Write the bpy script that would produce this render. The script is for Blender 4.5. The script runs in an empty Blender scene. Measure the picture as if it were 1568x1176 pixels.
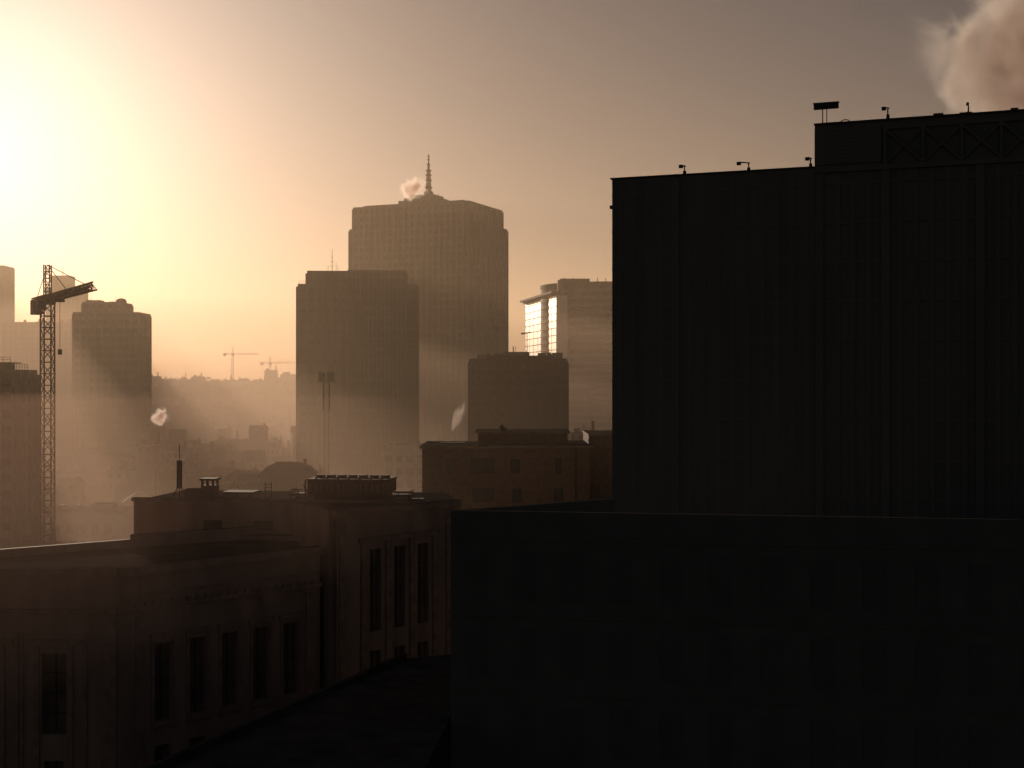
import bpy, math, random
from mathutils import Vector
random.seed(7)
R=math.radians
scene=bpy.context.scene
CAMZ=50.0
SUN=Vector((-0.385,0.912,0.160)).normalized()
SUN_EL=math.asin(SUN.z); SUN_AZ=math.atan2(SUN.x,SUN.y)

# ------------------------------------------------------------ materials
def mat(name,col,rough=0.85,var=0.25,scale=0.6,bump=0.15,metal=0.0,spec=0.3,streak=False):
    m=bpy.data.materials.new(name); m.use_nodes=True
    nt=m.node_tree; N=nt.nodes; L=nt.links
    b=N['Principled BSDF']
    b.inputs['Roughness'].default_value=rough; b.inputs['Metallic'].default_value=metal
    b.inputs['Specular IOR Level'].default_value=spec
    tc=N.new('ShaderNodeTexCoord'); mp=N.new('ShaderNodeMapping')
    mp.inputs['Scale'].default_value=(1,1,0.15) if streak else (1,1,1)
    L.new(tc.outputs['Object'],mp.inputs['Vector'])
    n=N.new('ShaderNodeTexNoise'); n.inputs['Scale'].default_value=scale; n.inputs['Detail'].default_value=6
    L.new(mp.outputs['Vector'],n.inputs['Vector'])
    r=N.new('ShaderNodeValToRGB')
    r.color_ramp.elements[0].position=0.3; r.color_ramp.elements[1].position=0.7
    r.color_ramp.elements[0].color=tuple(c*(1-var) for c in col)+(1,)
    r.color_ramp.elements[1].color=tuple(min(1,c*(1+var)) for c in col)+(1,)
    L.new(n.outputs['Fac'],r.inputs['Fac']); L.new(r.outputs['Color'],b.inputs['Base Color'])
    if bump:
        bp=N.new('ShaderNodeBump'); bp.inputs['Strength'].default_value=bump; bp.inputs['Distance'].default_value=0.05
        n2=N.new('ShaderNodeTexNoise'); n2.inputs['Scale'].default_value=scale*8; n2.inputs['Detail'].default_value=4
        L.new(tc.outputs['Object'],n2.inputs['Vector'])
        L.new(n2.outputs['Fac'],bp.inputs['Height']); L.new(bp.outputs['Normal'],b.inputs['Normal'])
    return m
CONC=mat('weathered_concrete',(0.20,0.155,0.125),streak=True,spec=0.1)
STONE=mat('limestone',(0.29,0.20,0.155),scale=0.8,streak=True,var=0.2,spec=0.05)
STONE_D=mat('limestone_trim',(0.26,0.18,0.14),scale=1.2,spec=0.05)
BRICK=mat('brick',(0.15,0.10,0.08),scale=2.0,var=0.25,spec=0.1)
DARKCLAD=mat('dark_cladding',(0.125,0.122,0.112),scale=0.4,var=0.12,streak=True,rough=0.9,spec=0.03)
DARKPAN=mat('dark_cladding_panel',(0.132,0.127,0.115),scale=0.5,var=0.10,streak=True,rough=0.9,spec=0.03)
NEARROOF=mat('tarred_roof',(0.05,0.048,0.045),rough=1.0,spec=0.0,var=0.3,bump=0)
NEARWALL=mat('dark_render',(0.125,0.118,0.106),rough=1.0,spec=0.0,var=0.08)  # even dark base colour of the near walls
NEARWIN=mat('dark_window',(0.112,0.106,0.096),rough=0.9,spec=0.0,var=0.08,bump=0)  # pane colour kept close to the wall tone
ASPH=mat('roof_bitumen',(0.045,0.042,0.038),rough=1.0,spec=0.0)
GLASS=mat('window_glass',(0.03,0.035,0.04),rough=0.25,var=0.3,bump=0,spec=0.5)
DGLASS=mat('dull_window',(0.12,0.085,0.065),rough=0.5,var=0.3,bump=0,spec=0.2)
TGLASS=mat('tinted_facade_glass',(0.15,0.118,0.095),rough=0.5,var=0.2,bump=0,spec=0.15)
MIRROR=mat('curtain_wall_glass',(0.7,0.63,0.56),rough=0.46,var=0.12,scale=0.3,bump=0.02,metal=0.85,spec=0.5)
STEEL=mat('painted_steel',(0.05,0.045,0.04),rough=0.7,metal=0.0,bump=0,spec=0.15)
CRANE=mat('crane_paint',(0.09,0.06,0.03),rough=0.7,bump=0,spec=0.1)
WHITE=mat('white_render',(0.45,0.39,0.33),var=0.1)
TILE=mat('clay_tile',(0.12,0.06,0.045),scale=1.5,var=0.35,spec=0.05)
SLATE=mat('slate_tile',(0.06,0.055,0.05),scale=1.5,var=0.35,spec=0.1)
GROUNDM=mat('earth_and_asphalt',(0.06,0.052,0.04),scale=0.02,var=0.4,spec=0.0)
LEAF=mat('foliage',(0.055,0.055,0.028),scale=0.3,var=0.4,bump=0,spec=0.0)
BARK=mat('bark',(0.08,0.06,0.045),bump=0)

# ------------------------------------------------------------ mesh builder
class MB:
    def __init__(s,name): s.n=name; s.v=[]; s.f=[]; s.mi=[]; s.m=[]; s.frame(0,0,0)
    def frame(s,ox,oy,ang=0,oz=0):
        s.o=(ox,oy,oz); s.c=math.cos(ang); s.s=math.sin(ang); return s
    def P(s,p):
        return (s.o[0]+p[0]*s.c-p[1]*s.s, s.o[1]+p[0]*s.s+p[1]*s.c, s.o[2]+p[2])
    def mt(s,m):
        if m not in s.m: s.m.append(m)
        return s.m.index(m)
    def poly(s,pts,m):
        i=len(s.v); s.v+= [s.P(p) for p in pts]; s.f.append(list(range(i,i+len(pts)))); s.mi.append(s.mt(m))
    def prism(s,pl,z0,z1,m,top=None):
        n=len(pl); i=len(s.v)
        zt=z1 if isinstance(z1,(list,tuple)) else [z1]*n
        s.v+=[s.P((x,y,z0)) for x,y in pl]+[s.P((pl[q][0],pl[q][1],zt[q])) for q in range(n)]
        k=s.mt(m)
        for a in range(n):
            b=(a+1)%n; s.f.append([i+a,i+b,i+n+b,i+n+a]); s.mi.append(k)
        s.f.append([i+n+a for a in range(n)]); s.mi.append(s.mt(top or m))
        s.f.append([i+n-1-a for a in range(n)]); s.mi.append(k)
    def box(s,x0,x1,y0,y1,z0,z1,m,top=None):
        s.prism([(x0,y0),(x1,y0),(x1,y1),(x0,y1)],z0,z1,m,top)
    def tube(s,p,q,r,m,n=6,r2=None):
        p=Vector(p); q=Vector(q); r2=r if r2 is None else r2
        d=(q-p).normalized(); a=d.orthogonal().normalized(); b=d.cross(a)
        i=len(s.v)
        for c,rr in ((p,r),(q,r2)):
            for k in range(n):
                t=2*math.pi*k/n; s.v.append(s.P(tuple(c+a*math.cos(t)*rr+b*math.sin(t)*rr)))
        k=s.mt(m)
        for j in range(n):
            l=(j+1)%n; s.f.append([i+j,i+l,i+n+l,i+n+j]); s.mi.append(k)
        s.f.append([i+n+j for j in range(n)]); s.mi.append(k)
        s.f.append([i+n-1-j for j in range(n)]); s.mi.append(k)
    def dome(s,cx,cy,z,r,h,m,n=14,k=4):
        for a in range(k):
            t0=a/k*math.pi/2; t1=(a+1)/k*math.pi/2
            s.tube((cx,cy,z+h*math.sin(t0)),(cx,cy,z+h*math.sin(t1)),r*math.cos(t0),m,n,max(0.02,r*math.cos(t1)))
    def wall(s,x0,x1,z0,z1,ops,mw,mg,dep=0.4,y=0.0,mull=True):
        xs=sorted({x0,x1}|{o[0] for o in ops}|{o[1] for o in ops})
        zs=sorted({z0,z1}|{o[2] for o in ops}|{o[3] for o in ops})
        for a in range(len(xs)-1):
            for b in range(len(zs)-1):
                cx=(xs[a]+xs[a+1])/2; cz=(zs[b]+zs[b+1])/2
                if any(o[0]<cx<o[1] and o[2]<cz<o[3] for o in ops): continue
                s.poly([(xs[a],y,zs[b]),(xs[a+1],y,zs[b]),(xs[a+1],y,zs[b+1]),(xs[a],y,zs[b+1])],mw)
        for o in ops:
            a,b,c,d=o[:4]; e=y+dep
            s.poly([(a,y,c),(a,y,d),(a,e,d),(a,e,c)],mw); s.poly([(b,y,c),(b,e,c),(b,e,d),(b,y,d)],mw)
            s.poly([(a,y,c),(a,e,c),(b,e,c),(b,y,c)],mw); s.poly([(a,y,d),(b,y,d),(b,e,d),(a,e,d)],mw)
            s.poly([(a,e,c),(b,e,c),(b,e,d),(a,e,d)],mg)
            if mull:
                mx=(a+b)/2; s.box(mx-.05,mx+.05,e-.08,e-.003,c,d,STEEL)
                nz=max(1,int((d-c)/1.4))
                for k in range(1,nz):
                    zz=c+(d-c)*k/nz; s.box(a,b,e-.06,e-.004,zz-.04,zz+.04,STEEL)
    def tower(s,x0,x1,y0,y1,z0,z1,fh,sp,bay,pw,mw,mg,proud=.12,ins=.35):
        s.box(x0+ins,x1-ins,y0+ins,y1-ins,z0,z1-.4,mg)
        z=z0
        while z<z1-.5:
            s.box(x0,x1,y0,y1,z,min(z+sp,z1-.41),mw); z+=fh
        s.box(x0-.1,x1+.1,y0-.1,y1+.1,z1-.9,z1,mw,ASPH)
        n=max(1,round((x1-x0)/bay))
        for k in range(n+1):
            x=x0+(x1-x0)*k/n
            s.box(x-pw/2,x+pw/2,y0-proud,y0+ins+.1,z0,z1-.92,mw); s.box(x-pw/2,x+pw/2,y1-ins-.1,y1+proud,z0,z1-.92,mw)
        n=max(1,round((y1-y0)/bay))
        for k in range(n+1):
            y=y0+(y1-y0)*k/n
            s.box(x0-proud,x0+ins+.1,y-pw/2,y+pw/2,z0,z1-.93,mw); s.box(x1-ins-.1,x1+proud,y-pw/2,y+pw/2,z0,z1-.93,mw)
    def clutter(s,x0,x1,y0,y1,z,n,hmax,m,masts=0):
        for k in range(n):
            w=random.uniform(.6,3.2); d=random.uniform(.6,2.5); h=random.uniform(.3,1)*hmax
            x=random.uniform(x0,x1-w); y=random.uniform(y0,max(y0+.1,y1-d)); s.box(x,x+w,y,y+d,z,z+h,m)
        for k in range(masts):
            x=random.uniform(x0,x1); y=random.uniform(y0,y1); s.tube((x,y,z),(x,y,z+random.uniform(1.5,4)),.06,STEEL,5)
    def rail(s,pts,h,m,r=.04,step=1.5,rows=2):
        for a,b in zip(pts[:-1],pts[1:]):
            A=Vector(a);B=Vector(b); L=(B-A).length; n=max(1,int(L/step))
            for k in range(n+1):
                p=A.lerp(B,k/n); s.tube(p,p+Vector((0,0,h)),r,m,4)
            for q in range(1,rows+1):
                o=Vector((0,0,h*q/rows)); s.tube(A+o,B+o,r,m,4)
    def done(s,smooth=False):
        me=bpy.data.meshes.new(s.n); me.from_pydata(s.v,[],s.f)
        for m in s.m: me.materials.append(m)
        me.polygons.foreach_set('material_index',s.mi)
        if smooth: me.polygons.foreach_set('use_smooth',[True]*len(s.f))
        me.update(); ob=bpy.data.objects.new(s.n,me); scene.collection.objects.link(ob); return ob

def sm(t): t=max(0,min(1,t)); return t*t*(3-2*t)
def hnoise(x,y):
    return (math.sin(x*.0031+1.3)*math.cos(y*.0023)+.5*math.sin(x*.0083+y*.004)+.25*math.sin(x*.021+2))/1.75
def terr(x,y):
    h=41*sm((y-620)/560.)+ hnoise(x,y)*5*sm((y-600)/500.)
    h-= 12*sm((y-2200)/2500.)
    return h

# ------------------------------------------------------------ ground
def ground():
    ys=[-300,-100,0,100,200,300,400,500,560]+[600+40*i for i in range(50)]+[2700,3000,3500,4000,5000,7000,10000,15000]
    xs=[-12000,-6000,-3500,-2400]+[-1800+60*i for i in range(61)]+[2400,3500,6000,12000]
    v=[];f=[]
    for y in ys:
        for x in xs: v.append((x,y,terr(x,y)))
    w=len(xs)
    for j in range(len(ys)-1):
        for i in range(w-1):
            a=j*w+i; f.append([a,a+1,a+w+1,a+w])
    me=bpy.data.meshes.new('ground'); me.from_pydata(v,[],f); me.materials.append(GROUNDM)
    me.polygons.foreach_set('use_smooth',[True]*len(f))
    scene.collection.objects.link(bpy.data.objects.new('ground',me))
ground()

# ------------------------------------------------------------ skyscraper with spire (600 m away)
b=MB('skyscraper_with_spire').frame(-75.8,624,math.atan2(-24,56))
b.tower(0,61,0,38,0,134.3,3.7,1.3,3.05,1.3,CONC,TGLASS,proud=.3)
b.tower(-4.3,65.3,4,34,0,124.5,3.7,1.3,3.0,1.3,CONC,TGLASS,proud=.3)
b.box(4,57,3,35,134.3,135.2,CONC,ASPH)
cx,cy=31,17
b.box(cx-11,cx+10,cy-9,cy+9,135.2,137.3,CONC); b.box(cx-9,cx+8,cy-7,cy+7,137.3,138.8,CONC)
b.box(cx-6.5,cx+6,cy-5.5,cy+5.5,138.8,140.2,CONC)
for k in range(14):
    a=k/14*2*math.pi; b.tube((cx+8*math.cos(a),cy+6*math.sin(a),137.3),(cx+8*math.cos(a),cy+6*math.sin(a),140+random.uniform(-.5,.8)),.12,STEEL,4)
cx+=.6
b.tube((cx,cy,140.2),(cx,cy,142.3),2.6,CONC,12,2.2); b.tube((cx,cy,142.3),(cx,cy,146),1.5,CONC,10,1.3)
b.tube((cx,cy,146),(cx,cy,152),1.25,CONC,10,.95); b.tube((cx,cy,152),(cx,cy,156),.65,STEEL,8,.5); b.tube((cx,cy,156),(cx,cy,160.5),.35,STEEL,8,.12)
for z,r in ((144,1.8),(147.5,1.6),(150,1.5),(152.2,1.4),(155,.9),(157.5,.7),(159,.6)):
    b.tube((cx,cy,z),(cx,cy,z+.5),r,STEEL,10)
b.done()

# ------------------------------------------------------------ office tower (430 m)
b=MB('office_tower').frame(-67.5,431,R(3))
b.tower(0,13.2,0,18,0,87.4,3.4,2.3,2.6,1.3,CONC,TGLASS)
b.tower(13.3,32.3,-.6,18,0,87.7,3.4,.9,1.35,.55,CONC,TGLASS,proud=.35)
b.tower(-3.3,-.1,2,16,0,83.2,3.4,2.3,2.2,1.4,CONC,TGLASS)
b.tower(32.7,36.2,2,16,0,83.2,3.4,.9,1.35,.55,CONC,TGLASS,proud=.3)
b.clutter(1,31,3,15,87.4,16,1.0,CONC,3)
b.tube((7.6,6,87),(7.6,6,95.2),.12,STEEL,6,.06)
for z,w in ((89.5,.9),(91,.7),(92.5,.5)): b.tube((7.6-w,6,z),(7.6+w,6,z),.06,STEEL,4)
b.tube((9,5,87),(9,5,90.5),.08,STEEL,4); b.rail([(-3,2.2,83.2),(-.3,2.2,83.2)],1,STEEL,.05)
b.done()

# ------------------------------------------------------------ round glass tower (700 m)
b=MB('curved_glass_tower')
n=48; cx,cy,rr=51,735,35.0
def arc(r,a0,a1,n): return [(cx+r*math.cos(a0+(a1-a0)*k/n),cy+r*math.sin(a0+(a1-a0)*k/n)) for k in range(n+1)]
full=arc(rr,0,2*math.pi,n)[:-1]; inner=arc(rr-.2,0,2*math.pi,n)[:-1]
b.prism(inner,0,104.0,CONC,ASPH)
z=2
while z<103:
    b.prism(full,z,z+1.7,WHITE); z+=3.9
b.prism(arc(rr+.2,0,2*math.pi,n)[:-1],103.4,105.0,CONC,ASPH)
p0=(23.8,700.5); p1=(8.0,780)
b.prism([p0,(29.5,700),(47.6,780),p1],0,97.6,MIRROR,ASPH)
dx,dy=p1[0]-p0[0],p1[1]-p0[1]; L=math.hypot(dx,dy); b.frame(p1[0],p1[1],math.atan2(-dy,-dx))
z=2
while z<96:
    b.box(0,L,-.14,-.004,z,z+.3,CONC); z+=3.9
for k in range(0,8): b.box(L*k/7-.06,L*k/7+.06,-.08,-.005,0,97.4,CONC)
b.box(-2,L+.8,-3.0,4,98.7,99.8,CONC,ASPH); b.box(-.5,L,-1.4,4,97.6,98.7,STEEL)
b.frame(0,0,0)
b.box(24.6,27.8,700.2,712,97.6,105.8,CONC,ASPH); b.box(26,42,706,716,104.9,107.0,CONC)
for x in (28,33,36.5,40.5,46,50.5): b.tube((x,703,105),(x,703,random.uniform(106.4,108.2)),.2,STEEL,5)
b.done()

# ------------------------------------------------------------ mid-rise (380 m)
b=MB('apartment_block').frame(-12.35,380,R(-4))
b.tower(0,28,0,14,0,57.4,3.1,1.4,2.8,1.0,BRICK,TGLASS)
b.box(5,24,2,12,57.4,58.3,BRICK,ASPH); b.box(10,17,3,9,58.3,59.4,CONC); b.clutter(1,27,2,12,57.4,26,2.0,CONC,4)
b.tube((12.5,4,59),(12.5,4,61),.15,STEEL,5); b.done()

# ------------------------------------------------------------ left group of towers
b=MB('office_building').frame(-184.8,550,0)
b.tower(0,27.6,0,18,0,80.3,3.5,1.5,3.0,1.0,CONC,TGLASS)
b.tower(3.6,20,1,17,80.3,84.6,4,1.8,3,1,CONC,TGLASS)
b.box(4,10,4,10,84.6,85.6,CONC); b.clutter(4,19,3,15,84.6,8,.9,CONC,3)
b.tube((18.5,6,84),(18.5,6,85.2),2.2,CONC,14); b.dome(18.5,6,85.2,2.2,1.3,CONC)
for k in range(13):
    z=70-k*5.2; b.box(24.5,27.9,-1.2,-.15,z,z+1.0,CONC)
b.done()
b=MB('office_building').frame(-312,800,0)
b.tower(0,50,0,20,0,88,3.6,1.6,3.4,1.2,CONC,TGLASS); b.clutter(2,48,3,15,88,9,2.5,CONC,3); b.done()
b=MB('high_rise_tower').frame(-428,1200,0)
b.tower(0,30,0,25,0,139,3.8,1.6,4,1.3,CONC,TGLASS); b.box(3,20,3,20,139,150,CONC); b.tube((12,10,150),(12,10,158),.3,STEEL); b.done()
b=MB('high_rise_tower').frame(-509,1200,0)
b.tower(0,42,0,25,0,159,3.8,1.6,4,1.3,CONC,TGLASS); b.done()
b=MB('flat_roofed_block').frame(-124,260,0)
b.tower(0,25,0,12,0,52.9,3.2,1.5,3.2,1.3,CONC,DGLASS)
b.box(17.5,22,3,8,52.9,54.2,CONC); b.rail([(12,.4,52.9),(24.6,.4,52.9),(24.6,8,52.9)],1.1,STEEL,.05)
b.rail([(14,3,54.4),(23,3,54.4)],1.0,STEEL,.05); b.box(16.5,23,2.5,9,54.2,54.4,CONC); b.done()

# ------------------------------------------------------------ cranes
def lattice(b,p,q,w,m,r=.07,up=Vector((0,0,1)),seg=None,tri=False):
    p=Vector(p);q=Vector(q); d=(q-p); L=d.length; d.normalize()
    s=d.cross(up).normalized(); u=s.cross(d).normalized()
    cs=[(-1,-1),(1,-1),(1,1),(-1,1)] if not tri else [(-1,-1),(1,-1),(0,1)]
    n=seg or max(2,int(L/w/1.1)); off=[s*a*w/2+u*c*w/2 for a,c in cs]
    for o in off: b.tube(p+o,q+o,r,m,4)
    for k in range(n):
        a=p+d*L*k/n; c=p+d*L*(k+1)/n
        for j in range(len(off)):
            o=off[j]; o2=off[(j+1)%len(off)]
            if k%2: o,o2=o2,o
            b.tube(a+o,c+o2,r*.6,m,3); b.tube(a+off[j],a+off[(j+1)%len(off)],r*.6,m,3)
def crane(name,x,y,top,jdir,jl,cl,k=1.0):
    b=MB(name); z=terr(x,y)-1
    lattice(b,(x,y,z),(x,y,top),2.0*k,CRANE,.17*k,up=Vector((0,1,0)))
    j=Vector((jdir[0],jdir[1],0)).normalized(); o=Vector((x,y,top+1.2*k))
    b.tube((x,y,top),(x,y,top+1.0*k),1.5*k,CRANE,10)
    lattice(b,o,o+j*jl,1.3*k,CRANE,.15*k,tri=True); lattice(b,o,o-j*cl,1.2*k,CRANE,.15*k)
    s=j.cross(Vector((0,0,1)))
    ap=o+Vector((0,0,6.4*k))
    lattice(b,o,ap,1.1*k,CRANE,.12*k,up=Vector((0,1,0)))
    for t in (.45,.85): b.tube(ap,o+j*jl*t+Vector((0,0,.6*k)),.07*k,STEEL,4)
    b.tube(ap,o-j*cl*.9,.08*k,STEEL,4)
    for t in (.75,.87,.98):
        c=o-j*cl*t; b.frame(c.x,c.y,math.atan2(j.y,j.x)); b.box(-.55*k,.55*k,-.8*k,.8*k,c.z-2.6*k,c.z+.3*k,STEEL); b.frame(0,0,0)
    c=o+s*1.4*k+j*.8*k; b.frame(c.x,c.y,math.atan2(j.y,j.x)); b.box(-.9*k,1.1*k,-.8*k,.8*k,c.z-2.4*k,c.z-.2*k,CRANE); b.box(1.1*k,1.15*k,-.6*k,.6*k,c.z-2.2*k,c.z-.6*k,GLASS); b.frame(0,0,0)
    h=o+j*jl*.3; b.box(h.x-.7*k,h.x+.7*k,h.y-.7*k,h.y+.7*k,h.z-1.3*k,h.z-.8*k,STEEL)
    b.tube(h,h-Vector((0,0,10*k)),.05*k,STEEL,4); b.box(h.x-.3*k,h.x+.3*k,h.y-.3*k,h.y+.3*k,h.z-11*k,h.z-10*k,STEEL)
    return b.done()
crane('tower_crane',-88.9,250,65.2,(19,-32),37,12.5)
crane('tower_crane',-278,1300,79,(1,.25),26,9,.9)
crane('tower_crane',-300,1620,75,(1,-.1),32,12,1.2)

# ------------------------------------------------------------ floodlight mast (340 m)
b=MB('floodlight_mast').frame(-48.3,340,0)
lattice(b,(0,0,0),(0,0,43),1.2,STEEL,.05,up=Vector((0,1,0)))
lattice(b,(0,0,43),(0,0,51.2),1.5,STEEL,.13,up=Vector((0,1,0)))
for sx in (-1,1):
    x=sx*1.12; b.box(x-.85,x+.85,-.8,.7,50.9,53.0,STEEL)
    for i in range(3):
        for jz in range(3): b.tube((x-.55+.55*i,-.8,51.25+.7*jz),(x-.55+.55*i,-1.2,51.1+.7*jz),.27,STEEL,8)
    b.tube((x+sx*.4,0,53.0),(x+sx*.4,0,53.7),.12,STEEL,4)
b.box(-2.2,2.2,-.9,.9,50.6,50.89,STEEL); b.done()
b=MB('street_lamp'); b.tube((4.6,400,0),(4.6,400,65.6),.22,STEEL,6,.12); b.tube((3.2,400,65.5),(5.8,400,65.9),.12,STEEL,5); b.box(2.8,3.9,399.7,400.3,65.2,65.7,STEEL); b.done()

# ------------------------------------------------------------ brick building with penthouse (160 m)
b=MB('brick_building').frame(-11,160,0)
ops=[(3,4,39,40.8),(5.9,8.9,39,40.9),(10.8,12,39,40.8),(16.3,17.1,39,41),
     (3,4,35.6,37.2),(6.2,8.8,35.6,37.2),(11,12.2,35.6,37.2),(16.1,17.3,35.6,37.2)]
b.wall(0,20.5,0,42.1,ops,BRICK,GLASS,.35)
b.box(0,20.5,.5,14,0,42.1,BRICK,ASPH); b.box(-.01,0,0,.5,0,42.1,BRICK); b.box(20.5,20.52,0,.5,0,42.1,BRICK)
b.box(-.3,8.2,-.4,14.2,42.1,42.4,CONC,ASPH); b.box(8.2,20.9,-.4,14.2,42.15,42.5,CONC,ASPH)
b.box(6.8,17.8,1.5,10,42.5,43.9,BRICK); b.box(6.4,18.2,1.0,10.5,43.9,44.15,CONC,ASPH)
b.box(9.6,10.3,3,3.6,44.15,44.6,STEEL); b.tube((9.9,3.2,44.5),(9.5,3.2,44.8),.25,STEEL,8)
for k in range(9): b.box(7.3+k*1.2,7.9+k*1.2,1.45,1.497,42.9,43.6,DGLASS)
b.rail([(.2,-.1,42.4),(6,-.1,42.4)],.25,STEEL,.03,3,1)
b.box(20.6,30,3,16,0,43.5,BRICK,ASPH); b.box(20.5,30.2,2.6,16.3,43.5,43.75,CONC,ASPH)
for k in range(6): b.box(21.2+k*1.3,21.7+k*1.3,2.9,2.995,39,41.5,DGLASS)
b.tube((18.8,-.15,30),(18.8,-.15,42),.09,STEEL,6)
b.clutter(1,6,4,12,42.4,3,.5,CONC); b.done()

# ------------------------------------------------------------ art deco stone building (95-120 m)
b=MB('art_deco_stone_building')
L0=(-42,93.5);K=(-28.1,93.5);Rr=(-15.6,106)
b.prism([(-42,94.15),(-28.4,94.15),(-16.1,106.45),(-22,114),(-31.3,108),(-42,99.5)],0,36.55,STONE,ASPH)
b.frame(K[0],K[1],R(45)); LN=17.7
ops=[]
for t in (3.5,6.4,9.2,12.0,14.8): ops.append((t-.72,t+.72,25.3,31.0))
for t in (3.5,6.4,9.2,12.0,14.8): ops.append((t-.72,t+.72,19.5,23.5))
b.wall(0,LN,0,36.5,ops,STONE,DGLASS,.45)
for t in (3.5,6.4,9.2,12.0,14.8):
    b.box(t-1.0,t-.76,-.12,-.003,24.6,31.4,STONE_D); b.box(t+.76,t+1.0,-.12,-.003,24.6,31.4,STONE_D)
    b.box(t-1.1,t+1.1,-.2,-.004,31.4,31.75,STONE_D); b.box(t-.9,t+.9,-.25,-.004,24.95,25.28,STONE_D)
for t in (1.6,16.6): b.box(t-.35,t+.35,-.16,-.003,18,33.2,STONE_D)
b.box(.3,LN,-.3,.0,33.6,33.9,STONE_D); b.box(.3,LN,-.18,.0,34.6,34.8,STONE_D); b.box(.0,LN,-.4,.5,36.2,36.85,STONE_D,ASPH)
for k in range(24): b.box(.5+k*.71,.8+k*.71,-.24,-.003,33.9,34.2,STONE_D)
b.frame(L0[0],L0[1],0)
W=13.9
ops=[(8.3,10.1,24.9,30.7),(8.5,9.9,19.0,23),(3.6,5.2,24.9,30.7)]
b.wall(0,W,0,36.5,ops,STONE,DGLASS,.5)
for o in ops[:1]+ops[2:]:
    b.box(o[0]-.5,o[0]-.12,-.15,-.003,20,31.3,STONE_D); b.box(o[1]+.12,o[1]+.5,-.15,-.003,20,31.3,STONE_D); b.box(o[0]-1.1,o[1]+1.1,-.25,-.004,31.3,31.7,STONE_D)
    b.box(o[0]-1.5,o[0]-1.25,-.12,-.003,20,32.2,STONE_D); b.box(o[1]+1.25,o[1]+1.5,-.12,-.003,20,32.2,STONE_D)
b.box(0,W-.15,-.3,0,33.6,33.9,STONE_D); b.box(0,W-.1,-.45,.5,36.2,36.85,STONE_D,ASPH)
b.box(12.6,13.7,-.16,-.003,0,33.5,STONE_D)
b.frame(0,0,0)
b.prism([(-31.4,108),(-22,114.1),(-22,113.5),(-31.4,107.4)],36.5,37.6,STONE,ASPH)
b.prism([(-42,99.6),(-31.4,108.1),(-31.4,107.6),(-42,99.0)],36.5,37.2,STONE,WHITE)
b.rail([(-27,97.2,36.85),(-20,104.2,36.85)],.35,STEEL,.03,2,1)
# upper block
b.frame(-33.3,115,R(-6.5)); 
ops=[(6.3,8.0,37.2,38.1),(10.8,12.6,37.2,38.1),(15.3,16.9,37.2,38.1)]
b.wall(0,25.8,0,39.7,ops,STONE,DGLASS,.4,mull=False); b.box(0,25.8,.42,12,0,39.7,STONE,ASPH)
b.box(-.01,0.0,0,.42,0,39.7,STONE)
b.box(-.15,26,-.2,.5,39.7,40.0,STONE_D,ASPH)
b.box(5.2,19.5,-2.2,-.01,30,36.5,STONE,ASPH); b.box(6.5,18.3,-1.2,-.01,36.5,36.95,STONE_D,ASPH); b.box(4.2,6.4,-1.5,-.01,36.55,37.0,STONE_D,ASPH)
T=39.7
b.tube((3.4,2,T),(3.4,2,T+1.2),.06,STEEL,5); b.tube((3.4,2,T+1.0),(3.4,2,T+3.5),.26,STEEL,8); b.tube((3.4,2,T+3.5),(3.4,2,T+4.9),.04,STEEL,4)
b.tube((3.4,2,T+1.4),(2.7,2,T),.05,STEEL,4); b.tube((3.4,2,T+1.4),(4.1,2,T),.05,STEEL,4)
b.box(4.0,5.6,1.5,3,T,T+.95,STONE_D,ASPH)
b.box(5.6,6.8,1.4,2.8,T,T+1.3,BRICK)
for q in ((5.62,1.42),(6.58,1.42),(5.62,2.6),(6.58,2.6),(6.1,1.42)): b.box(q[0],q[0]+.18,q[1],q[1]+.18,T+1.3,T+1.75,BRICK)
b.box(5.5,6.9,1.3,2.9,T+1.75,T+1.92,STEEL)
b.box(7.7,10.3,1.2,3.4,T,T+.65,STONE_D,ASPH); b.box(7.6,10.4,1.1,3.5,T+.65,T+.78,STEEL)
for x in (11.6,12.15): b.tube((x,1,T-.4),(x,1,T+1.7),.045,STEEL,4)
for k in range(7): b.tube((11.6,1,T-.2+k*.28),(12.15,1,T-.2+k*.28),.035,STEEL,4)
b.rail([(13.9,1,T),(15.9,1,T),(15.9,3,T)],1.05,STEEL,.045,.65,3); b.rail([(13.9,3,T),(13.9,1,T)],1.05,STEEL,.045,.65,3)
b.box(15.8,22.2,1.2,4.6,T+.1,T+.75,STEEL); b.box(15.4,22.5,1.0,4.9,T+.75,T+1.95,STEEL,ASPH)
b.prism([(15.3,.9),(22.6,.9),(22.6,5),(15.3,5)],T+1.9,T+2.0,STEEL)
for k in range(7):
    x=16.1+k*.97; b.tube((x,2.9,T+2.0),(x,2.9,T+2.25),.42,STEEL,12); b.tube((x,1.3,T+2.0),(x,1.3,T+2.18),.1,STEEL,5)
for k in range(14): b.box(15.6+k*.5,15.72+k*.5,.93,.997,T+.85,T+1.6,STONE_D)
b.tube((15.2,1,T+1.9),(15.2,1,T+.1),.07,STEEL,5); b.tube((15,1,T+1.5),(15.7,1,T+.2),.05,STEEL,4)
b.rail([(22.6,1,T),(24.4,1,T),(24.4,3,T)],.95,STEEL,.045,.6,3)
b.box(24.6,25.6,1,2,T,T+.35,CONC); b.clutter(1,25,6,11,T,4,.4,CONC)
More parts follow.
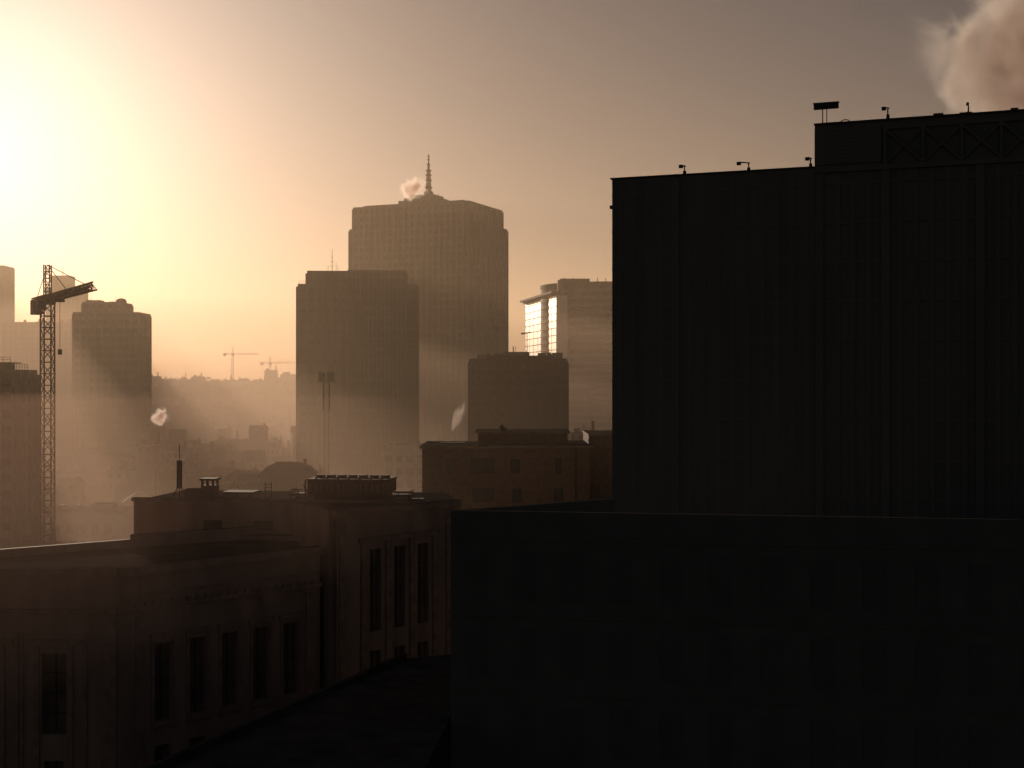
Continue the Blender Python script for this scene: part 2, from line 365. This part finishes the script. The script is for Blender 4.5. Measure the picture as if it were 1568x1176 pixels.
# right wing with tall windows
b.frame(-14.1,105,R(45)); LN=13.3
ops=[(4.0-.6,4.0+.6,29.6,36.4),(6.6-.6,6.6+.6,29.6,36.4),(9.2-.6,9.2+.6,29.6,36.4),
     (4.0-.6,4.0+.6,22,28),(6.6-.6,6.6+.6,22,28),(9.2-.6,9.2+.6,22,28)]
b.wall(0,LN,0,39.9,ops,STONE,DGLASS,.5)
for t in (2.7,5.3,7.9,10.5): b.box(t-.28,t+.28,-.2,-.003,20,37.0,STONE_D)
b.box(2.2,11,-.25,-.004,37.0,37.4,STONE_D); b.box(.2,.9,-.15,-.003,10,38.5,STONE_D); b.box(-.1,LN,-.35,.4,39.3,39.85,STONE_D,ASPH); b.box(11.8,12.5,-.15,-.003,10,38.5,STONE_D)
b.frame(0,0,0)
b.prism([(-14.1,105.95),(-4.9,115.1),(-6,122),(-22,118),(-14.8,105.6)],0,39.75,STONE,ASPH)
b.done()

# ------------------------------------------------------------ large dark building on the right
ang=math.atan2(-.355,.935)
b=MB('dark_warehouse_building').frame(9.2,120,ang)
H1=68.8; H2=72.5; S1=18.3; S2=60
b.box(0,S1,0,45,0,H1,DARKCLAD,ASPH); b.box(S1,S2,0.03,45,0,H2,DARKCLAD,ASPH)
b.box(-.15,S1-.01,-.12,.4,H1-.02,H1+.12,STEEL); b.box(S1-.06,S2,-.12,.4,H2-.02,H2+.12,STEEL)
b.box(-.2,0,-.1,.3,H1-2.7,H1-2.4,STEEL)
x=0.5
while x<S2:
    if not (S1-.6<x<S1+.3): b.box(x,x+.45,-.03,-.002 if x<S1 else .028,38,(H1-.6 if x<S1 else 68.3),DARKPAN)
    x+=1.3
for z in [40+3.4*i for i in range(9)]:
    b.box(0,S1,-.05,-.004,z,z+.25,DARKPAN); b.box(S1,S2,-.05,.026,z,z+.25,DARKPAN)
for x in (5.6,18.35,23.9,31.5,38.5): b.box(x,x+.7,-.12,-.051,36,68.4,DARKPAN)
b.box(S1,S2,-.25,.02,68.3,68.7,DARKPAN); b.box(S1+5.7,S2,-.2,.02,71.7,72.1,DARKPAN)
x=S1+5.9
for k in range(12):
    xa=x+k*3.1; xb=xa+3.1
    b.tube((xa,-.1,68.8),(xb,-.1,71.7),.13,DARKPAN,4); b.tube((xb,-.12,68.8),(xa,-.12,71.7),.13,DARKPAN,4); b.tube((xa,-.1,68.7),(xa,-.1,71.8),.15,DARKPAN,4)
b.box(S1,S1+5.6,-.12,-.0,69,72.2,DARKCLAD)
for k in range(9): b.box(S1+.1,S1+5.5,-.15,-.122,69.2+k*.33,69.35+k*.33,DARKPAN)
def lamp(s,z,h,arm,drop=.18,th=.06):
    b.tube((s,.3,z),(s,.3,z+h),th,STEEL,5); b.tube((s+.12,.3,z+h),(s-arm,.3,z+h+.12),th,STEEL,5); b.box(s-arm-.2,s-arm+.15,.15,.45,z+h-drop+.05,z+h+.14,STEEL); b.box(s-.12,s+.14,.2,.4,z,z+h*.5,STEEL)
lamp(6.7,H1,.85,.3); lamp(12.5,H1,.8,.85); lamp(17.9,H1,.85,.25); lamp(24.4,H2,1.05,.3)
b.tube((S1+.6,.6,H2),(S1+.6,.6,H2+1.6),.05,STEEL,5); b.tube((S1+.95,.6,H2),(S1+.95,.6,H2+1.6),.04,STEEL,5)
b.box(S1-.15,S1+1.95,.4,.75,H2+1.45,H2+1.95,STEEL); b.box(S1-.2,S1+2.0,.35,.8,H2+1.93,H2+2.0,STEEL)
prev=None
for k in range(9):
    a=math.pi*k/8; p=(S1+2.5-.45*math.cos(a),.6,H2+.1+.3*math.sin(a))
    if prev: b.tube(prev,p,.05,STEEL,4)
    prev=p
b.tube((S1+.6,.6,H2+.25),(S1+2.2,.6,H2+.25),.03,STEEL,4)
b.box(28.1,28.9,.3,.9,H2,H2+.35,STEEL); b.tube((30.9,.5,H2),(30.9,.5,H2+.95),.09,STEEL,5,.05); b.box(30.2,31.2,.3,.8,H2,H2+.28,STEEL); b.tube((30.8,.5,H2+.85),(30.85,.5,H2+1.1),.13,STEEL,6)
b.box(34.2,34.8,.3,.8,H2,H2+.35,STEEL); b.box(26.4,26.6,.3,.5,H2,H2+.15,STEEL)
b.done()

# near dark building below it, parapet hiding a lower roof
b=MB('dark_flat_roofed_building')
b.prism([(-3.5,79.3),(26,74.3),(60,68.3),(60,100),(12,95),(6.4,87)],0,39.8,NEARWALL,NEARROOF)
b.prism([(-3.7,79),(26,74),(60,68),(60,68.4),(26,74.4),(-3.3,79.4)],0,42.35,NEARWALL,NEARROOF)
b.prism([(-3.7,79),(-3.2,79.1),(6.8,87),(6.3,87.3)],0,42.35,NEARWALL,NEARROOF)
b.frame(-3.7,79,math.atan2(-5,29.7))
for fl in range(5):
    z=37-fl*4.6
    for k in range(20): b.box(1+k*2.9,2.2+k*2.9,-.03,-.003,z,z+2.9,NEARWIN)
    b.box(0,60,-.06,0,z+3.6,z+3.8,NEARWALL)
b.done()
b=MB('added_shade_annex')  # added near-black block, its shape stands in for plain shadow down here
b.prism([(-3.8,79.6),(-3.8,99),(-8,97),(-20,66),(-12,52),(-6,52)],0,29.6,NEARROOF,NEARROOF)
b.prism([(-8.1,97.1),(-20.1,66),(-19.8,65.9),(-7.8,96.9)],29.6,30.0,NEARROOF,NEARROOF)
b.done()

# ------------------------------------------------------------ nearer rooftops in the mist
def gable(b,x0,x1,y0,y1,z0,ze,zr,mw,mr,axis='x',ov=.3):
    b.box(x0,x1,y0,y1,z0,ze,mw)
    if axis=='x':
        ym=(y0+y1)/2
        b.poly([(x0-ov,y0-ov,ze),(x1+ov,y0-ov,ze),(x1+ov,ym,zr),(x0-ov,ym,zr)],mr); b.poly([(x0-ov,y1+ov,ze),(x0-ov,ym,zr),(x1+ov,ym,zr),(x1+ov,y1+ov,ze)],mr)
        b.poly([(x0,y0,ze),(x0,ym,zr-.1),(x0,y1,ze)],mw); b.poly([(x1,y0,ze),(x1,y1,ze),(x1,ym,zr-.1)],mw)
    else:
        xm=(x0+x1)/2
        b.poly([(x0-ov,y0-ov,ze),(xm,y0-ov,zr),(xm,y1+ov,zr),(x0-ov,y1+ov,ze)],mr); b.poly([(x1+ov,y0-ov,ze),(x1+ov,y1+ov,ze),(xm,y1+ov,zr),(xm,y0-ov,zr)],mr)
        b.poly([(x0,y0,ze),(x1,y0,ze),(xm,y0,zr-.1)],mw); b.poly([(x0,y1,ze),(xm,y1,zr-.1),(x1,y1,ze)],mw)
b=MB('hipped_roof_house').frame(-62,320,R(5))
b.box(0,13.5,0,10,0,27.6,BRICK)
for (ze,zr,i0,i1) in ((27.6,29.4,0,1.9),(29.4,30.5,1.9,4.2)):
    a0,a1,b0,b1=-.4+i0,13.9-i0,-.4+i0,10.4-i0; c0,c1,d0,d1=-.4+i1,13.9-i1,-.4+i1,10.4-i1
    b.poly([(a0,b0,ze),(a1,b0,ze),(c1,d0,zr),(c0,d0,zr)],SLATE); b.poly([(a1,b0,ze),(a1,b1,ze),(c1,d1,zr),(c1,d0,zr)],SLATE)
    b.poly([(a1,b1,ze),(a0,b1,ze),(c0,d1,zr),(c1,d1,zr)],SLATE); b.poly([(a0,b1,ze),(a0,b0,ze),(c0,d0,zr),(c0,d1,zr)],SLATE)
b.box(3.8,9.7,3.8,6.2,30.4,30.6,SLATE)
for k in range(5): b.box(1.0+k*2.5,2.1+k*2.5,-.05,-.003,24,26.2,DGLASS)
b.box(10.5,11.3,4,4.8,29,31.4,BRICK); b.done()
b=MB('white_flat_building').frame(-122,300,0)
b.wall(0,33,0,20.3,[(1.5+k*3,3.1+k*3,15.6,17.6) for k in range(10)]+[(1.5+k*3,3.1+k*3,12,14) for k in range(10)],WHITE,DGLASS,.25); b.box(0,33,.3,14,0,20.3,WHITE,ASPH)
b.box(-.2,33.2,-.2,14.2,20.3,20.6,CONC,ASPH); b.box(24,28.8,3,9,20.6,22.0,WHITE,ASPH); b.clutter(1,30,3,12,20.6,6,1.2,CONC); b.done()
b=MB('rooftop_chimney'); b.box(-97,-87,250,262,0,18.5,BRICK,ASPH); b.tube((-88.6,252,18.5),(-88.6,252,21.8),.62,CONC,10,.55); b.dome(-88.6,252,21.8,.7,.5,CONC); b.done()
b=MB('plain_office_block').frame(-32.5,330,0); b.tower(0,16,0,14,0,34.4,3.2,1.4,2.6,1.0,WHITE,TGLASS); b.clutter(1,14,2,12,34.4,4,1.2,CONC); b.done()

towers=[(-80,590,100,80),(-75,415,50,50),(5,690,90,90),(-16,370,40,40),(-190,540,45,45),(-124,250,40,40),(-320,790,70,50),(-520,1190,150,60),(-66,300,22,36),(-125,295,40,25),(-36,325,26,22),(-95,245,14,14),(-52,336,8,8)]
def blocked(x,y,m=12):
    return any(tx-m<x<tx+w+m and ty-m<y<ty+d+m for tx,ty,w,d in towers)
def houses(name,y0,y1,step,hmin,hmax,wind):
    b=MB(name); y=y0
    while y<y1:
        x=-.47*y-40
        while x<.30*y+20:
            a=random.uniform(-.5,.5); n=random.randint(3,7); xx=0
            bx=x+random.uniform(-5,5); by=y+random.uniform(-step*.3,step*.3)
            for k in range(n):
                w=random.uniform(6,10); d=random.uniform(9,12); wx=bx+xx*math.cos(a); wy=by+xx*math.sin(a)
                if not blocked(wx,wy):
                    g=terr(wx,wy)-1; h=g+random.uniform(hmin,hmax)
                    if random.random()<.09: h+=random.uniform(5,13)
                    b.frame(wx,wy,a)
                    mw=random.choice([BRICK,STONE,CONC,WHITE,BRICK]); mr=random.choice([TILE,SLATE,TILE])
                    if random.random()<.7: gable(b,0,w-.05,0,d,g-8,h,h+random.uniform(2,3.8),mw,mr,'x' if random.random()<.75 else 'y')
                    else:
                        h+=random.uniform(0,6); b.box(0,w-.05,0,d,g-8,h,mw,ASPH); b.box(1,3,3,5,h,h+1.6,CONC)
                    b.box(w-1.3,w-.4,d*.4,d*.4+.8,h,h+random.uniform(3,4.6),BRICK)
                    if random.random()<.05: b.tube((w*.5,d*.5,h),(w*.5,d*.5,h+random.uniform(6,12)),.5,BRICK,8,.35)
                    if wind:
                        for fz in (h-2.6,h-5.8):
                            for q in range(3): b.box(.8+q*(w-1.2)/3,1.9+q*(w-1.2)/3,-.05,-.004,fz,fz+1.7,DGLASS)
                xx+=w
            x+=xx+random.uniform(4,15)
        y+=step*random.uniform(.8,1.2)
    b.done()
houses('terraced_houses',250,640,24,13,23,True)
houses('distant_houses',650,1180,45,8,14,False)

b=MB('distant_skyline_buildings')
for k in range(80):
    y=random.uniform(1120,1400); x=random.uniform(-.48,.1)*y; g=terr(x,y)-10; w=random.uniform(8,28); h=g+10+random.choice([7,8,9,10,11,12])
    b.frame(x,y,random.uniform(-.3,.3)); b.box(0,w,0,14,g,h,CONC,ASPH); b.box(2,w*.4,3,9,h,h+random.uniform(1,2.5),CONC)
b.frame(-213,1200,0); b.box(0,16,0,20,20,59,CONC,ASPH); b.box(2,8,3,9,59,61,CONC)
b.frame(-228,1200,0); b.box(0,14.8,0,20,20,56,CONC,ASPH)
b.done()

# ------------------------------------------------------------ distant tree mass
b=MB('distant_trees')
def leafy(cx,cy,g,h,r):
    b.tube((cx,cy,g-1),(cx,cy,g+h*.5),.35,BARK,4,.2)
    for k in range(3):
        a=random.uniform(0,6.28); b.tube((cx,cy,g+h*.35),(cx+math.cos(a)*r*.6,cy+math.sin(a)*r*.6,g+h*.7),.15,BARK,3,.06)
    for cl in range(7):
        ox=random.gauss(0,r*.42); oy=random.gauss(0,r*.42); oz=g+h*(.62+random.uniform(-.22,.28)); cr=r*random.uniform(.28,.5)
        for k in range(13):
            d=Vector((random.gauss(0,1),random.gauss(0,1),random.gauss(0,.8))).normalized()*cr*random.uniform(.5,1.1)
            p=Vector((cx+ox,cy+oy,oz))+d; s=r*random.uniform(.12,.24)
            u=Vector((random.uniform(-1,1),random.uniform(-1,1),random.uniform(-1,1))).normalized(); w=u.orthogonal().normalized()
            b.poly([p-u*s,p+w*s*.8,p+u*s,p-w*s*.8],LEAF)
for k in range(800):
    if k<150: y=random.uniform(420,760)
    else: y=random.uniform(760,1230)
    x=random.uniform(-.46,.02)*y
    if blocked(x,y,6): continue
    leafy(x,y,terr(x,y),random.uniform(9,15),random.uniform(4.5,8))
b.done()

# ------------------------------------------------------------ haze volumes
def vol(name,poly,z0,z1,dens,col,g):
    b=MB(name); m=bpy.data.materials.new(name+'_vol'); m.use_nodes=True; nt=m.node_tree; nt.nodes.clear()
    o=nt.nodes.new('ShaderNodeOutputMaterial'); s=nt.nodes.new('ShaderNodeVolumeScatter'); a=nt.nodes.new('ShaderNodeVolumeAbsorption'); ad=nt.nodes.new('ShaderNodeAddShader')
    s.inputs['Color'].default_value=col+(1,); s.inputs['Density'].default_value=dens; s.inputs['Anisotropy'].default_value=g
    a.inputs['Color'].default_value=col+(1,); a.inputs['Density'].default_value=dens
    nt.links.new(s.outputs[0],ad.inputs[0]); nt.links.new(a.outputs[0],ad.inputs[1]); nt.links.new(ad.outputs[0],o.inputs['Volume'])
    b.prism(poly,z0,z1,m); return b.done()
vol('haze',[(-2500,70),(-60,72),(-10,98),(60,175),(2500,200),(2600,2600),(-2600,2600)],-30,185,.00040,(1,.78,.57),.4)
MC=(1,.75,.60)
vol('ground_mist',[(-2470,200),(2470,201),(2570,845),(-2570,844)],-29,(29,29,107,107),.0014,MC,.35)
vol('ground_mist',[(-2420,185),(2420,186),(2520,805),(-2520,804)],-27,(6,6,70,70),.0018,MC,.3)
vol('ground_mist',[(-2400,140),(2400,200),(2440,730),(-2440,731)],-25,27,.0009,MC,.3)
vol('glare_veil_mist',[(-220,25),(-40,50),(-6,98),(-11,112),(-60,160),(-220,160)],-20,49,.0013,(1,.68,.53),.3)  # added volume in front of the stone building, imitates a veil of glare

# ------------------------------------------------------------ steam plumes
def plume(name,loc,sc,dens,nscale,rot=0):
    import bmesh
    me=bpy.data.meshes.new(name); bm=bmesh.new(); bmesh.ops.create_icosphere(bm,subdivisions=3,radius=1); bm.to_mesh(me); bm.free()
    ob=bpy.data.objects.new(name,me); ob.location=loc; ob.scale=sc; ob.rotation_euler=(0,rot,0); scene.collection.objects.link(ob)
    m=bpy.data.materials.new(name+'_vol'); m.use_nodes=True; nt=m.node_tree; nt.nodes.clear(); N=nt.nodes; Lk=nt.links
    o=N.new('ShaderNodeOutputMaterial'); s=N.new('ShaderNodeVolumeScatter'); s.inputs['Color'].default_value=(1,1,1,1); s.inputs['Anisotropy'].default_value=.5
    ab=N.new('ShaderNodeVolumeAbsorption'); ab.inputs['Color'].default_value=(1,.86,.8,1); ads=N.new('ShaderNodeAddShader')
    tc=N.new('ShaderNodeTexCoord'); ln=N.new('ShaderNodeVectorMath'); ln.operation='LENGTH'; Lk.new(tc.outputs['Object'],ln.inputs[0])
    n=N.new('ShaderNodeTexNoise'); n.inputs['Scale'].default_value=nscale; n.inputs['Detail'].default_value=5; n.inputs['Roughness'].default_value=.6; n.inputs['Distortion'].default_value=.6
    Lk.new(tc.outputs['Object'],n.inputs['Vector'])
    nn=N.new('ShaderNodeMath'); nn.operation='MULTIPLY_ADD'; Lk.new(n.outputs['Fac'],nn.inputs[0]); nn.inputs[1].default_value=2.8; nn.inputs[2].default_value=-.8
    a=N.new('ShaderNodeMath'); a.operation='MULTIPLY_ADD'; Lk.new(ln.outputs['Value'],a.inputs[0]); a.inputs[1].default_value=-1.0; Lk.new(nn.outputs[0],a.inputs[2])
    r=N.new('ShaderNodeMapRange'); r.interpolation_type='SMOOTHSTEP'; Lk.new(a.outputs[0],r.inputs['Value']); r.inputs['From Min'].default_value=-.1; r.inputs['From Max'].default_value=.6
    r.inputs['To Min'].default_value=0; r.inputs['To Max'].default_value=dens
    e=N.new('ShaderNodeMapRange'); e.interpolation_type='SMOOTHSTEP'; Lk.new(ln.outputs['Value'],e.inputs['Value']); e.inputs['From Min'].default_value=1.0; e.inputs['From Max'].default_value=.6
    e.inputs['To Min'].default_value=0; e.inputs['To Max'].default_value=1
    mu=N.new('ShaderNodeMath'); mu.operation='MULTIPLY'; Lk.new(r.outputs['Result'],mu.inputs[0]); Lk.new(e.outputs['Result'],mu.inputs[1])
    Lk.new(mu.outputs[0],s.inputs['Density']); Lk.new(mu.outputs[0],ab.inputs['Density'])
    Lk.new(s.outputs[0],ads.inputs[0]); Lk.new(ab.outputs[0],ads.inputs[1]); Lk.new(ads.outputs[0],o.inputs['Volume'])
    me.materials.append(m); return ob
plume('steam_plume',(98,250,114),(25,13,29),.22,2.1)
plume('steam_plume',(-17.0,420,39.8),(2.6,2.2,7.0),.7,1.3,rot=R(20))
plume('steam_plume',(-78.2,290,42.9),(3.0,2,2.6),1.6,1.3,rot=R(-25))
plume('steam_plume',(-46,612,142),(9,6,8),.5,1.5)

# ------------------------------------------------------------ world
w=bpy.data.worlds.new('World'); scene.world=w; w.use_nodes=True; nt=w.node_tree; N=nt.nodes; Lk=nt.links; N.clear()
out=N.new('ShaderNodeOutputWorld'); bg=N.new('ShaderNodeBackground'); Lk.new(bg.outputs[0],out.inputs[0])
sky=N.new('ShaderNodeTexSky'); sky.sky_type='NISHITA'; sky.sun_disc=False; sky.sun_elevation=SUN_EL; sky.sun_rotation=SUN_AZ
sky.air_density=1.0; sky.dust_density=1.0; sky.ozone_density=1.0
tc=N.new('ShaderNodeTexCoord')
nz=N.new('ShaderNodeVectorMath'); nz.operation='NORMALIZE'; Lk.new(tc.outputs['Generated'],nz.inputs[0])
dt=N.new('ShaderNodeVectorMath'); dt.operation='DOT_PRODUCT'; Lk.new(nz.outputs[0],dt.inputs[0]); dt.inputs[1].default_value=SUN
def mth(op,a,bb=None,c=None):
    n=N.new('ShaderNodeMath'); n.operation=op
    for i,v in enumerate((a,bb,c)):
        if v is None: continue
        if isinstance(v,(int,float)): n.inputs[i].default_value=v
        else: Lk.new(v,n.inputs[i])
    return n.outputs[0]
th=mth('ARCCOSINE',mth('MINIMUM',dt.outputs['Value'],.99999))
sp=N.new('ShaderNodeSeparateXYZ'); Lk.new(nz.outputs[0],sp.inputs[0])
el=mth('MAXIMUM',sp.outputs['Z'],0.0)
g1=mth('EXPONENT',mth('MULTIPLY',mth('POWER',mth('MULTIPLY',th,1/R(9.8)),1.35),-1.0))
g2=mth('MULTIPLY',mth('EXPONENT',mth('MULTIPLY',el,-1/.11)),mth('EXPONENT',mth('MULTIPLY',th,-1/R(26))))
def scl(col,f):
    n=N.new('ShaderNodeVectorMath'); n.operation='SCALE'
    if isinstance(col,tuple): n.inputs[0].default_value=col
    else: Lk.new(col,n.inputs[0])
    if isinstance(f,(int,float)): n.inputs['Scale'].default_value=f
    else: Lk.new(f,n.inputs['Scale'])
    return n.outputs[0]
def addv(a,bb,op='ADD'):
    n=N.new('ShaderNodeVectorMath'); n.operation=op; Lk.new(a,n.inputs[0])
    if isinstance(bb,tuple): n.inputs[1].default_value=bb
    else: Lk.new(bb,n.inputs[1])
    return n.outputs[0]
nis=addv(scl(sky.outputs['Color'],.021),(1.0,.82,.82),'MULTIPLY')
tot=addv(addv(nis,scl((1.15,1.0,.86),g1)),scl((.82,.53,.38),g2))
Lk.new(tot,bg.inputs['Color']); bg.inputs['Strength'].default_value=1.0

sl=bpy.data.lights.new('sun','SUN'); sl.energy=4.8; sl.angle=R(.5); sl.color=(1,.78,.57)
so=bpy.data.objects.new('sun',sl); so.rotation_euler=SUN.to_track_quat('Z','Y').to_euler(); scene.collection.objects.link(so)

cam=bpy.data.cameras.new('camera'); co=bpy.data.objects.new('camera',cam); scene.collection.objects.link(co)
co.location=(0,0,CAMZ); co.rotation_euler=(R(90),0,0); cam.sensor_width=36; cam.lens=2000/1568*36; cam.clip_end=30000; cam.clip_start=.5
scene.camera=co
scene.view_settings.view_transform='Standard'; scene.view_settings.look='None'; scene.view_settings.exposure=0
